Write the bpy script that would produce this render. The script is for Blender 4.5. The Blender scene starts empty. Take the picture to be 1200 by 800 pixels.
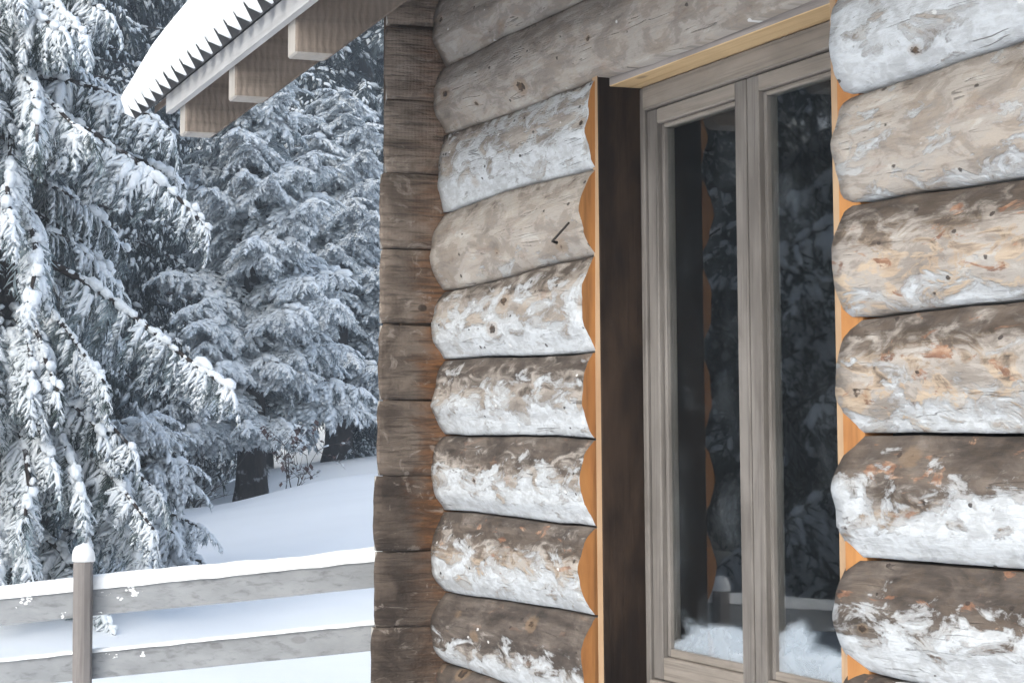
import bpy, bmesh, math, random
import numpy as np
from mathutils import Vector, noise as mnoise

C = bpy.context.scene.collection
SC = bpy.context.scene
R_ = math.radians

# ------------------------------------------------------------------ camera
EYE = 1.6
CAM = Vector((0.0, -2.24, EYE))
YAW = math.atan2(980, 2500)
F = Vector((-math.cos(YAW), math.sin(YAW), 0))     # horizontal view direction
R = Vector((math.sin(YAW), math.cos(YAW), 0))      # to the camera's right
cam = bpy.data.cameras.new('camera'); camo = bpy.data.objects.new('camera', cam); C.objects.link(camo)
cam.sensor_width = 36; cam.lens = 2500 / 1200 * 36
cam.clip_start = 0.05; cam.clip_end = 2000
camo.location = CAM
pitch = math.atan2(112, 2500)
look = Vector((F.x * math.cos(pitch), F.y * math.cos(pitch), math.sin(pitch)))
camo.rotation_euler = look.to_track_quat('-Z', 'Y').to_euler()
SC.camera = camo

# ------------------------------------------------------------------ sky, sun, exposure
SUN_EL, SUN_AZ = R_(36), R_(152)        # azimuth clockwise from +Y; the sun is in front of the window wall
w = bpy.data.worlds.new('World'); SC.world = w; w.use_nodes = True
nt = w.node_tree; nt.nodes.clear()
sky = nt.nodes.new('ShaderNodeTexSky'); sky.sky_type = 'NISHITA'; sky.sun_disc = False
sky.sun_elevation = SUN_EL; sky.sun_rotation = SUN_AZ; sky.dust_density = 4.0; sky.air_density = 1.0
hs = nt.nodes.new('ShaderNodeHueSaturation'); hs.inputs['Saturation'].default_value = 0.75
bg = nt.nodes.new('ShaderNodeBackground'); bg.inputs['Strength'].default_value = 0.15
wo = nt.nodes.new('ShaderNodeOutputWorld')
nt.links.new(sky.outputs[0], hs.inputs['Color']); tn = nt.nodes.new('ShaderNodeMix'); tn.data_type = 'RGBA'; tn.blend_type = 'MULTIPLY'; tn.inputs[0].default_value = 1.0; tn.inputs[7].default_value = (.93, 1.0, 1.03, 1)
nt.links.new(hs.outputs[0], tn.inputs[6]); nt.links.new(tn.outputs[2], bg.inputs[0]); nt.links.new(bg.outputs[0], wo.inputs[0])
sl = bpy.data.lights.new('sun', 'SUN'); sl.energy = .65; sl.angle = R_(60); sl.color = (1.0, 0.98, 0.955)
so = bpy.data.objects.new('sun', sl); C.objects.link(so)
sdir = Vector((math.sin(SUN_AZ) * math.cos(SUN_EL), math.cos(SUN_AZ) * math.cos(SUN_EL), math.sin(SUN_EL)))
so.rotation_euler = sdir.to_track_quat('Z', 'Y').to_euler(); so.location = (0, -10, 20)
SC.view_settings.view_transform = 'Standard'; SC.view_settings.look = 'None'
SC.view_settings.exposure = 1.45; SC.view_settings.gamma = 1.0; SC.view_settings.use_curve_mapping = False
SC.render.engine = 'CYCLES'
SC.cycles.max_bounces = 8; SC.cycles.diffuse_bounces = 4; SC.cycles.transparent_max_bounces = 12

# ------------------------------------------------------------------ helpers
def tag(o, label=None, cat=None, group=None, kind=None):
    if label: o['label'] = label
    if cat: o['category'] = cat
    if group: o['group'] = group
    if kind: o['kind'] = kind
    return o

def empty(name, loc, rz=0.0):
    o = bpy.data.objects.new(name, None); C.objects.link(o)
    o.location = loc; o.rotation_euler = (0, 0, rz); o.empty_display_size = 0.2
    return o

def link(name, me, parent=None, loc=None):
    o = bpy.data.objects.new(name, me); C.objects.link(o)
    if parent is not None: o.parent = parent
    if loc is not None: o.location = loc
    return o

def P(l, d, z=0.0):
    v = CAM + R * l + F * d
    return Vector((v.x, v.y, z))

def tri_mesh(name, V, T, mats, mi=None, smooth=None):
    me = bpy.data.meshes.new(name)
    V = np.ascontiguousarray(V, dtype=np.float32); T = np.ascontiguousarray(T, dtype=np.int32)
    me.vertices.add(len(V)); me.vertices.foreach_set('co', V.ravel())
    me.loops.add(T.size); me.loops.foreach_set('vertex_index', T.ravel())
    me.polygons.add(len(T)); me.polygons.foreach_set('loop_start', np.arange(0, T.size, 3, dtype=np.int32))
    for m in mats: me.materials.append(m)
    if mi is not None: me.polygons.foreach_set('material_index', np.asarray(mi, dtype=np.int32))
    if smooth is not None: me.polygons.foreach_set('use_smooth', np.asarray(smooth, dtype=bool))
    me.update(calc_edges=True)
    return me

def py_mesh(name, verts, faces, mats, mi=None, smooth=True):
    me = bpy.data.meshes.new(name); me.from_pydata([tuple(v) for v in verts], [], faces)
    for m in mats: me.materials.append(m)
    if mi is not None: me.polygons.foreach_set('material_index', np.asarray(mi, dtype=np.int32))
    me.polygons.foreach_set('use_smooth', np.full(len(faces), smooth, dtype=bool))
    me.update(); return me

def nz(x, y=0.0, z=0.0): return mnoise.noise(Vector((x, y, z)))

class G:
    """small node-graph helper"""
    def __init__(s, name):
        s.m = bpy.data.materials.new(name); s.m.use_nodes = True
        s.t = s.m.node_tree; s.t.nodes.clear()
        s.out = s.t.nodes.new('ShaderNodeOutputMaterial')
        s.b = s.t.nodes.new('ShaderNodeBsdfPrincipled')
        s.t.links.new(s.b.outputs[0], s.out.inputs[0])
    def n(s, typ, **kw):
        x = s.t.nodes.new(typ)
        for k, v in kw.items(): setattr(x, k, v)
        return x
    def put(s, sock, v):
        if hasattr(v, 'links') or isinstance(v, bpy.types.NodeSocket): s.t.links.new(v, sock)
        elif isinstance(v, (tuple, list)):
            sock.default_value = tuple(v) + ((1,) if len(v) == 3 and sock.type == 'RGBA' else ())
        else: sock.default_value = v
    def attr(s, name, out='Fac'):
        a = s.n('ShaderNodeAttribute'); a.attribute_name = name; return a.outputs[out]
    def sep(s, v):
        x = s.n('ShaderNodeSeparateXYZ'); s.put(x.inputs[0], v); return x.outputs
    def comb(s, x, y, z):
        c = s.n('ShaderNodeCombineXYZ')
        for i, v in enumerate((x, y, z)): s.put(c.inputs[i], v)
        return c.outputs[0]
    def m_(s, op, a, b=0.0, c=0.0, clamp=False):
        x = s.n('ShaderNodeMath', operation=op, use_clamp=clamp)
        s.put(x.inputs[0], a); s.put(x.inputs[1], b)
        if op in ('MULTIPLY_ADD',): s.put(x.inputs[2], c)
        return x.outputs[0]
    def ss(s, v, lo, hi):
        x = s.n('ShaderNodeMapRange', interpolation_type='SMOOTHSTEP')
        s.put(x.inputs[0], v); s.put(x.inputs[1], lo); s.put(x.inputs[2], hi); x.inputs[3].default_value = 0; x.inputs[4].default_value = 1
        return x.outputs[0]
    def noise(s, vec, scale, detail=4, rough=0.55, dist=0.0):
        x = s.n('ShaderNodeTexNoise')
        s.put(x.inputs['Vector'], vec); x.inputs['Scale'].default_value = scale; x.inputs['Detail'].default_value = detail
        x.inputs['Roughness'].default_value = rough; x.inputs['Distortion'].default_value = dist
        return x.outputs[0]
    def vor(s, vec, scale, rnd=1.0):
        x = s.n('ShaderNodeTexVoronoi'); s.put(x.inputs['Vector'], vec); x.inputs['Scale'].default_value = scale
        x.inputs['Randomness'].default_value = rnd; return x
    def scale(s, vec, sx, sy, sz, off=None):
        x = s.n('ShaderNodeMapping'); s.put(x.inputs['Vector'], vec); x.inputs['Scale'].default_value = (sx, sy, sz)
        if off is not None: s.put(x.inputs['Location'], off)
        return x.outputs[0]
    def mix(s, f, a, b):
        x = s.n('ShaderNodeMix', data_type='RGBA'); s.put(x.inputs[0], f); s.put(x.inputs[6], a); s.put(x.inputs[7], b); return x.outputs[2]
    def ramp(s, v, stops):
        x = s.n('ShaderNodeValToRGB'); s.put(x.inputs[0], v); e = x.color_ramp.elements
        for i, (p, c) in enumerate(stops):
            q = e[i] if i < 2 else e.new(p)
            q.position = p; q.color = tuple(c) + (1,)
        return x.outputs[0]
    def bump(s, h, strength, dist=0.01, normal=None):
        x = s.n('ShaderNodeBump'); s.put(x.inputs['Height'], h); x.inputs['Strength'].default_value = strength; x.inputs['Distance'].default_value = dist
        if normal is not None: s.t.links.new(normal, x.inputs['Normal'])
        return x.outputs[0]
    def coord(s, which='Object'): return s.n('ShaderNodeTexCoord').outputs[which]
    def done(s, color, rough=0.75, normal=None, spec=0.3):
        s.put(s.b.inputs['Base Color'], color); s.put(s.b.inputs['Roughness'], rough)
        s.b.inputs['Specular IOR Level'].default_value = spec
        if normal is not None: s.t.links.new(normal, s.b.inputs['Normal'])
        return s.m

# ------------------------------------------------------------------ materials
def mat_log():
    g = G('weathered_log')
    luv = g.attr('luv', 'Vector'); u, v, ang = g.sep(luv)
    white, dark, warm = g.sep(g.attr('lpar', 'Vector')); seed = g.attr('lseed')
    vec = g.comb(g.m_('MULTIPLY_ADD', seed, 7.31, u), v, seed)
    streak = g.noise(g.scale(vec, 3.2, 40, 1), 1.0, 6, 0.65, .3)
    fine = g.noise(g.scale(vec, 22, 150, 1), 1.0, 4, 0.65)
    tone = g.noise(g.scale(vec, 5.5, 14, 1), 1.0, 7, 0.62, 0.5)
    tone2 = g.noise(g.scale(vec, 9, 21, 1.7), 1.0, 6, 0.62, 0.9)
    patch = g.noise(g.scale(vec, 6.5, 15, 1.3), 1.0, 10, 0.64, 0.55)
    chip = g.noise(g.scale(vec, 26, 42, 2.3), 1.0, 5, 0.6, 0.6)
    # overlapping flats of grey and beige left by the draw knife
    base = g.ramp(g.m_('ADD', tone, g.m_('MULTIPLY_ADD', chip, .16, -.08)), [(.30, (.17, .145, .125)), (.40, (.25, .216, .188)), (.47, (.265, .231, .202)), (.51, (.345, .307, .274)), (.60, (.365, .327, .292)), (.66, (.43, .397, .365))])
    base = g.mix(g.m_('MULTIPLY', g.ss(streak, .50, .72), .45), base, (.165, .138, .12))
    tan = g.m_('MULTIPLY', g.ss(tone2, .48, .56), g.m_('MULTIPLY', warm, 1.1, clamp=True))
    base = g.mix(tan, base, g.mix(g.ss(streak, .4, .6), (.47, .362, .262), (.37, .275, .195)))
    # dark weathered upper side
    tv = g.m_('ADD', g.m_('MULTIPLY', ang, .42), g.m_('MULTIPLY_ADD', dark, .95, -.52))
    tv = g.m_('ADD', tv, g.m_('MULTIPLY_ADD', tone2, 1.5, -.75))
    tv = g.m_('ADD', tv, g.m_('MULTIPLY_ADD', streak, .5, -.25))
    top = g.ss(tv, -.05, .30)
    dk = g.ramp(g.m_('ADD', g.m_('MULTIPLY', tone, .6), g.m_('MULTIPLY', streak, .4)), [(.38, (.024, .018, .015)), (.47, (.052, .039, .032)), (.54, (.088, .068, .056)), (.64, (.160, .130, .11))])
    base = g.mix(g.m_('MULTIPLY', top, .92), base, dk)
    # reddish scraps of inner bark
    rn = g.noise(g.scale(vec, 6.5, 19, 2.9), 1.0, 8, .62, .8)
    rust = g.m_('MULTIPLY', g.ss(rn, .585, .64), g.m_('MULTIPLY', warm, 1.2, clamp=True))
    base = g.mix(rust, base, g.ramp(g.m_('ADD', g.m_('MULTIPLY', streak, .6), g.m_('MULTIPLY', chip, .4)), [(.40, (.13, .062, .040)), (.50, (.25, .125, .075)), (.60, (.40, .27, .19))]))
    # peeling white layer in two depths, mostly on the under half
    wv = g.m_('ADD', g.m_('ADD', patch, g.m_('MULTIPLY_ADD', chip, .14, -.07)), g.m_('MULTIPLY_ADD', white, .58, -.345))
    wv = g.m_('ADD', wv, g.m_('MULTIPLY', ang, g.m_('MULTIPLY_ADD', dark, -.26, -.04)))
    w1 = g.ss(wv, .475, .535); w2 = g.ss(g.m_('ADD', wv, g.m_('MULTIPLY_ADD', tone2, .30, -.15)), 0.53, .595)
    c1 = g.mix(g.ss(tone, .4, .6), (.335, .33, .33), (.415, .41, .407))
    c2 = g.mix(g.ss(g.m_('ADD', g.m_('MULTIPLY', chip, .5), g.m_('MULTIPLY', tone2, .5)), .42, .60), (.535, .552, .572), (.40, .405, .415))
    base = g.mix(g.m_('MULTIPLY', w1, .88), base, c1)
    base = g.mix(g.m_('MULTIPLY', w2, .95), base, c2)
    base = g.mix(g.m_('MULTIPLY', g.ss(fine, .56, .74), .13), base, (.22, .19, .17))
    # knots, chips and ticks
    vk = g.vor(g.scale(vec, 4.6, 8.0, 0), 1.0, .95)
    kc = g.sep(vk.outputs['Color'])
    kj = g.m_('ADD', vk.outputs['Distance'], g.m_('ADD', g.m_('MULTIPLY_ADD', fine, .10, -.05), g.m_('MULTIPLY_ADD', chip, .16, -.08)))
    ksz = g.m_('MULTIPLY_ADD', kc[2], .07, .07)
    on = g.ss(kc[0], .52, .53)
    knot = g.m_('MULTIPLY', g.ss(g.m_('SUBTRACT', ksz, kj), 0, .025), on)
    ring = g.m_('MULTIPLY', g.ss(g.m_('SUBTRACT', g.m_('MULTIPLY', ksz, 2.0), kj), 0, .09), on)
    base = g.mix(g.m_('MULTIPLY', ring, .40), base, (.26, .17, .10))
    base = g.mix(g.m_('MULTIPLY', knot, .9), base, g.mix(g.ss(chip, .4, .6), (.028, .02, .016), (.10, .06, .035)))
    vt = g.vor(g.scale(vec, 19, 30, 0), 1.0, 1.0); tc = g.sep(vt.outputs['Color'])
    td = g.m_('ADD', vt.outputs['Distance'], g.m_('MULTIPLY_ADD', fine, .3, -.15))
    tick = g.m_('MULTIPLY', g.ss(g.m_('SUBTRACT', .17, td), 0, .05), g.ss(tc[1], .84, .85))
    base = g.mix(g.m_('MULTIPLY', tick, .85), base, (.045, .034, .03))
    flake = g.m_('MULTIPLY', g.ss(g.m_('SUBTRACT', .20, td), 0, .06), g.ss(g.m_('SUBTRACT', 1.0, tc[1]), .95, .96))
    base = g.mix(g.m_('MULTIPLY', flake, .8), base, (.66, .65, .64))
    ck = g.noise(g.scale(vec, 1.3, 22, 3.1), 1.0, 3, .5, .3)
    check = g.m_('MULTIPLY', g.ss(g.m_('SUBTRACT', .010, g.m_('ABSOLUTE', g.m_('SUBTRACT', ck, .56))), 0, .009), g.ss(tone, .53, .60))
    base = g.mix(g.m_('MULTIPLY', check, .5), base, (.06, .048, .04))
    h = g.m_('ADD', g.m_('MULTIPLY', streak, .25), g.m_('MULTIPLY', fine, .18))
    h = g.m_('ADD', h, g.m_('ADD', g.m_('MULTIPLY', w1, .16), g.m_('MULTIPLY', w2, .16))); h = g.m_('ADD', h, g.m_('ADD', g.m_('MULTIPLY', tone, .6), g.m_('MULTIPLY', chip, .25)))
    h = g.m_('SUBTRACT', h, g.m_('ADD', g.m_('MULTIPLY', knot, .5), g.m_('MULTIPLY', tick, .4))); h = g.m_('SUBTRACT', h, g.m_('MULTIPLY', check, .4))
    return g.done(base, .82, g.bump(h, .75, .014), .2)

def mat_hewn():
    g = G('hewn_corner_wood')
    luv = g.attr('luv', 'Vector'); u, v, ang = g.sep(luv)          # u = along the log (world y), v = height
    white, dark, warm = g.sep(g.attr('lpar', 'Vector')); seed = g.attr('lseed')
    vec = g.comb(g.m_('MULTIPLY_ADD', seed, 7.31, u), v, seed)
    streak = g.noise(g.scale(vec, 7, 80, 1), 1.0, 5, .6, .5)
    blotch = g.noise(g.scale(vec, 9, 12, 1), 1.0, 5, .6, .6)
    saw = g.n('ShaderNodeTexWave', wave_type='BANDS', bands_direction='X'); g.put(saw.inputs['Vector'], g.scale(vec, 26, 6, 1)); saw.inputs['Scale'].default_value = 1; saw.inputs['Distortion'].default_value = 3; saw.inputs['Detail'].default_value = 2
    lightc = g.mix(g.ss(blotch, .3, .7), (.40, .325, .27), (.20, .155, .125))
    darkc = g.mix(g.ss(blotch, .3, .7), (.105, .08, .064), (.034, .025, .021))
    base = g.mix(dark, lightc, darkc)
    base = g.mix(g.m_('MULTIPLY', g.ss(streak, .50, .66), .62), base, (.042, .031, .026))
    # sheltered wood beside the joint has kept its orange
    near = g.ss(g.m_('ADD', u, g.m_('MULTIPLY_ADD', blotch, .22, -.11)), -.085, .05)
    base = g.mix(g.m_('MULTIPLY', near, g.m_('MULTIPLY', warm, 1.0, clamp=True)), base, g.mix(g.ss(g.m_('ADD', g.m_('MULTIPLY', streak, .6), g.m_('MULTIPLY', blotch, .4)), .4, .58), (.27, .115, .042), (.11, .055, .028)))
    vk = g.vor(g.scale(vec, 7, 9, 0), 1.0, 1.0)
    knot = g.m_('MULTIPLY', g.ss(g.m_('SUBTRACT', .15, vk.outputs['Distance']), 0, .04), g.ss(g.sep(vk.outputs['Color'])[0], .7, .71))
    base = g.mix(g.m_('MULTIPLY', knot, .8), base, (.035, .025, .02))
    pale = g.ss(g.noise(g.scale(vec, 13, 19, 2), 1.0, 8, .65, .9), .56, .66)
    base = g.mix(g.m_('MULTIPLY', pale, .38), base, (.44, .385, .34))
    # weather-bleached outer end
    tip = g.ss(g.m_('ADD', u, g.m_('MULTIPLY_ADD', blotch, .05, -.025)), -.125, -.155)
    base = g.mix(g.m_('MULTIPLY', tip, .0), base, (.5, .46, .42))
    h = g.m_('ADD', g.m_('MULTIPLY', streak, -.9), g.m_('MULTIPLY', blotch, .7)); h = g.m_('ADD', h, g.m_('MULTIPLY', saw.outputs[0], .04))
    return g.done(base, .85, g.bump(h, .9, .014), .15)

def mat_wood(name, c1, c2, c3, axis='Z', grain=60, saw=0.0, rough=.75, knots=.0, c_saw=(.5, .42, .35), spec=.25):
    g = G(name); co = g.coord('Object')
    s = {'X': (1.6, grain, grain), 'Y': (grain, 1.6, grain), 'Z': (grain, grain, 1.6)}[axis]
    gr = g.noise(g.scale(co, *s), 1.0, 5, .6, .4)
    bl = g.noise(g.scale(co, *[3 if k == 1.6 else 9 for k in s]), 1.0, 5, .6, .3)
    base = g.mix(g.ss(bl, .3, .7), c1, c2)
    base = g.mix(g.m_('MULTIPLY', g.ss(gr, .48, .75), .7), base, c3)
    h = g.m_('ADD', gr, g.m_('MULTIPLY', bl, .4))
    if saw:
        wv = g.n('ShaderNodeTexWave', wave_type='BANDS', bands_direction='Y'); g.put(wv.inputs['Vector'], co); wv.inputs['Scale'].default_value = 15; wv.inputs['Distortion'].default_value = 3.2; wv.inputs['Detail'].default_value = 2; wv.inputs['Detail Scale'].default_value = 2
        base = g.mix(g.m_('MULTIPLY', g.ss(wv.outputs[0], .35, .8), saw), base, c_saw); h = g.m_('ADD', h, g.m_('MULTIPLY', wv.outputs[0], .6))
    if knots:
        vk = g.vor(g.scale(co, *[3.0 if k == 1.6 else 8 for k in s]), 1.0, 1.0)
        kn = g.m_('MULTIPLY', g.ss(g.m_('SUBTRACT', .16, vk.outputs['Distance']), 0, .05), g.ss(g.sep(vk.outputs['Color'])[0], .6, .61))
        base = g.mix(g.m_('MULTIPLY', kn, knots), base, (.035, .022, .016))
    return g.done(base, rough, g.bump(h, .4, .004), spec)

def mat_snow(name, scale=1.0, col=(.86, .875, .895), bstr=.35):
    g = G(name); co = g.coord('Object')
    a = g.noise(co, 3.0 * scale, 5, .55); b = g.noise(co, 60 * scale, 3, .6)
    base = g.mix(g.ss(a, .3, .7), col, tuple(c * .965 for c in col))
    h = g.m_('ADD', a, g.m_('MULTIPLY', b, .12))
    g.b.inputs['Sheen Weight'].default_value = 0.0
    return g.done(base, .7, g.bump(h, bstr, .05), .2)

def mat_needle(name, c1, c2, frost_or_reflection, amount):
    g = G(name); co = g.coord('Object')
    a = g.noise(co, 9, 3, .6); b = g.noise(co, 1.3, 3, .6)
    base = g.mix(g.ss(a, .35, .65), c1, c2)
    base = g.mix(g.m_('MULTIPLY', g.ss(g.m_('ADD', g.m_('MULTIPLY', a, .5), g.m_('MULTIPLY', b, .5)), .40, .62), amount), base, frost_or_reflection)
    return g.done(base, .75, None, .15)

def mat_bark(name, c1, c2, frost_or_reflection=0.0):
    g = G(name); co = g.coord('Object')
    a = g.noise(g.scale(co, 14, 14, 4), 1.0, 6, .65, .6); b = g.noise(co, 6, 4, .6)
    base = g.mix(g.ss(a, .35, .65), c1, c2)
    if frost_or_reflection: base = g.mix(g.m_('MULTIPLY', g.ss(b, .58, .66), frost_or_reflection), base, (.6, .62, .65))
    return g.done(base, .9, g.bump(a, .9, .03), .1)

def mat_glass():
    g = G('window_glass'); g.t.nodes.remove(g.b)
    co = g.coord('Object')
    tr = g.n('ShaderNodeBsdfTransparent'); tr.inputs[0].default_value = (.80, .84, .85, 1)
    gl = g.n('ShaderNodeBsdfGlossy'); gl.inputs['Color'].default_value = (1, 1, 1, 1); gl.inputs['Roughness'].default_value = .016
    fr = g.n('ShaderNodeFresnel'); fr.inputs['IOR'].default_value = 1.62
    bn = g.bump(g.noise(co, 1.6, 1, .5), .045, .02)
    g.t.links.new(bn, gl.inputs['Normal'])
    mx = g.n('ShaderNodeMixShader'); g.t.links.new(fr.outputs[0], mx.inputs[0]); g.t.links.new(tr.outputs[0], mx.inputs[1]); g.t.links.new(gl.outputs[0], mx.inputs[2])
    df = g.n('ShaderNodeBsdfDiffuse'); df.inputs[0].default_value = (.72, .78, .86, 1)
    sm = g.noise(g.scale(co, 5, 5, 3.2), 1.0, 7, .62, 1.2); sm2 = g.noise(g.scale(co, 30, 30, 4), 1.0, 4, .6, .5)
    fac = g.m_('MULTIPLY', g.m_('ADD', g.m_('MULTIPLY', g.ss(sm, .5, .75), .02), g.m_('MULTIPLY', g.ss(sm2, .62, .8), .03)), 1.0)
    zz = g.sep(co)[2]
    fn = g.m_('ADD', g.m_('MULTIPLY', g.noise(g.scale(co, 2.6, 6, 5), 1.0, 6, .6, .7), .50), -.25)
    frost_or_reflection = g.ss(g.m_('SUBTRACT', g.m_('ADD', EYE - .45, fn), zz), -.03, .035)  # ragged pale band painted low in the panes as a snowbank's reflection
    frost_or_reflection = g.m_('MULTIPLY', frost_or_reflection, g.m_('MULTIPLY_ADD', g.ss(g.noise(g.scale(co, 7, 25, 12), 1.0, 6, .65, 1.0), .30, .70), .12, .20))
    m2 = g.n('ShaderNodeMixShader'); g.put(m2.inputs[0], g.m_('ADD', g.m_('ADD', fac, frost_or_reflection), .003)); g.t.links.new(mx.outputs[0], m2.inputs[1]); g.t.links.new(df.outputs[0], m2.inputs[2])
    g.t.links.new(m2.outputs[0], g.out.inputs[0]); return g.m

def mat_plain(name, c1, c2, scale=8, rough=.6, metal=0.0):
    g = G(name); a = g.noise(g.coord('Object'), scale, 5, .6)
    g.b.inputs['Metallic'].default_value = metal
    return g.done(g.mix(g.ss(a, .3, .7), c1, c2), rough, g.bump(a, .15, .01), .3)

M = {}
M['log'] = mat_log(); M['hewn'] = mat_hewn()
M['cut'] = mat_wood('fresh_cut_end', (.40, .185, .06), (.27, .112, .036), (.13, .052, .02), 'Z', 30)
M['jamb_edge'] = mat_wood('pale_jamb_edge', (.40, .27, .165), (.32, .20, .115), (.22, .125, .07), 'Z', 70)
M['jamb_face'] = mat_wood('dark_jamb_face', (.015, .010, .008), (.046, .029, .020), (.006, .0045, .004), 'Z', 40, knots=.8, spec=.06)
M['frame'] = mat_wood('greyed_window_wood', (.195, .175, .16), (.115, .101, .091), (.045, .039, .035), 'Z', 90)
M['frame_h'] = mat_wood('greyed_window_rail', (.26, .225, .195), (.185, .158, .135), (.09, .075, .062), 'X', 90)
M['head_grey'] = mat_wood('grey_head_edge', (.34, .30, .28), (.24, .21, .195), (.10, .085, .08), 'X', 40)
M['head_fresh'] = mat_wood('fresh_head_underside', (.66, .47, .26), (.56, .38, .20), (.45, .28, .13), 'X', 55, knots=.5)
M['rafter'] = mat_wood('rough_sawn_rafter', (.27, .222, .188), (.20, .16, .133), (.115, .09, .075), 'Y', 30, saw=.13, c_saw=(.40, .33, .285))
M['rafter_end'] = mat_wood('bleached_rafter_end', (.42, .39, .36), (.35, .32, .29), (.28, .25, .22), 'Z', 50)
M['deck'] = mat_wood('roof_boards', (.27, .21, .17), (.20, .15, .12), (.12, .09, .07), 'X', 35)
M['fascia'] = mat_wood('bleached_fascia', (.50, .495, .50), (.42, .41, .41), (.30, .29, .285), 'X', 35, knots=.5)
M['fence'] = mat_wood('grey_fence_board', (.32, .325, .335), (.245, .25, .258), (.13, .13, .135), 'Y', 40, knots=.25)
M['post'] = mat_wood('grey_fence_post', (.25, .225, .215), (.19, .17, .16), (.115, .10, .092), 'Z', 50, knots=.4)
M['snow'] = mat_snow('ground_snow', .35, (.88, .895, .915), .25)
M['roof_snow'] = mat_snow('roof_snow', 1.2, (.90, .905, .91), .3)
M['tree_snow'] = mat_snow('clinging_snow', 5, (.88, .905, .925), .6)
M['sheet'] = mat_plain('dull_sheet_metal', (.13, .13, .135), (.085, .085, .09), 12, .55, .3)
M['inside'] = mat_wood('dim_interior_boards', (.12, .08, .055), (.09, .06, .04), (.05, .035, .025), 'X', 20)
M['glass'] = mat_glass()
M['nail'] = mat_plain('rusty_nail', (.03, .025, .022), (.05, .035, .028), 30, .6, .4)
M['needle'] = mat_needle('spruce_needles', (.030, .042, .038), (.070, .090, .082), (.40, .47, .50), .75)
M['needle_frost'] = mat_needle('frosted_needles', (.11, .15, .165), (.28, .35, .38), (.60, .69, .74), .92)
M['needle_dark'] = mat_needle('shaded_needles', (.020, .028, .026), (.040, .052, .050), (.26, .30, .33), .40)
M['bark'] = mat_bark('dark_bark', (.030, .024, .022), (.065, .052, .046), .5)
M['twig'] = mat_bark('thin_twigs', (.10, .085, .08), (.17, .15, .145), .5)
M['leaf_red'] = mat_needle('withered_leaves', (.060, .032, .027), (.12, .066, .054), (.4, .40, .42), .12)

# ------------------------------------------------------------------ terrain
def sst(a, b, x):
    t = np.clip((x - a) / (b - a), 0, 1); return t * t * (3 - 2 * t)
def height(l, d):
    l = np.asarray(l, float); d = np.asarray(d, float)
    wgt = sst(7.5, 26, d)
    g1 = .95 + .32 * np.tanh((l + 2.75) / 1.35)
    h = wgt * g1
    g2 = 1.17 + .25 * np.tanh((l + 3.3) / 1.5)
    dip = .42 * sst(26.5, 30, d) * (1 - sst(32, 36, d))
    t = sst(28, 36, d)
    h = h * (1 - t) + g2 * t - dip
    h = h + .30 * np.maximum(d - 44, 0)
    h = h + .22 * np.maximum(-l - 26, 0) * sst(-30, 5, d)
    h = h + .18 * np.maximum(l - 30, 0)
    h = h + .40 * np.exp(-((l + 3.6) / 1.5) ** 2 - ((d - 14.6) / 2.2) ** 2)
    h = h + .03 * np.sin(l * 1.7 + d * .6) * np.sin(d * .9 - l * .4) * sst(8, 12, d)
    return h
def hz(l, d): return float(height(l, d))

def build_ground():
    xs = np.concatenate([np.linspace(-320, -60, 40)[:-1], np.linspace(-60, -42, 30)[:-1], np.linspace(-42, -4, 190), np.linspace(-4, 20, 40)[1:], np.linspace(20, 260, 30)[1:]])
    ys = np.concatenate([np.linspace(-260, -25, 36)[:-1], np.linspace(-25, -4, 60)[:-1], np.linspace(-4, 18, 110), np.linspace(18, 50, 40)[1:], np.linspace(50, 260, 30)[1:]])
    X, Y = np.meshgrid(xs, ys, indexing='ij')
    rx, ry = X - CAM.x, Y - CAM.y
    L = rx * R.x + ry * R.y; D = rx * F.x + ry * F.y
    Z = height(L, D)
    V = np.stack([X, Y, Z], -1).reshape(-1, 3)
    nx, ny = len(xs), len(ys)
    idx = np.arange(nx * ny).reshape(nx, ny)
    a, b, c, d = idx[:-1, :-1].ravel(), idx[1:, :-1].ravel(), idx[1:, 1:].ravel(), idx[:-1, 1:].ravel()
    T = np.concatenate([np.stack([a, b, c], 1), np.stack([a, c, d], 1)])
    me = tri_mesh('snow_ground', V, T, [M['snow']], None, np.ones(len(T), bool))
    tag(link('snow_ground', me), kind='structure')
build_ground()

# ------------------------------------------------------------------ cabin
SEAM = .05
WX0, WX1 = -5.231, -3.898          # window opening in the log wall
XL, XR, YB = -6.44, 1.6, 5.3
cabin = empty('log_cabin', (-3, 2.5, 0))
tag(cabin, 'weathered log cabin with peeling white patches, tall casement window and snow-covered eave', 'cabin')
CL = Vector(cabin.location)
def part(name, me, parent=None):
    o = link(name, me, parent or cabin)
    if parent is None: o.location = -CL
    return o

def wav(k, x): return .007 * math.sin(x * 1.7 + k * 1.7) + .004 * math.sin(x * 4.3 + k * 2.9) + .012 * nz(x * .7, k * 3.1, 5) + .003 * nz(x * 7, k * 1.9, 2)
def zk(k): return EYE + .24 * k

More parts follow.
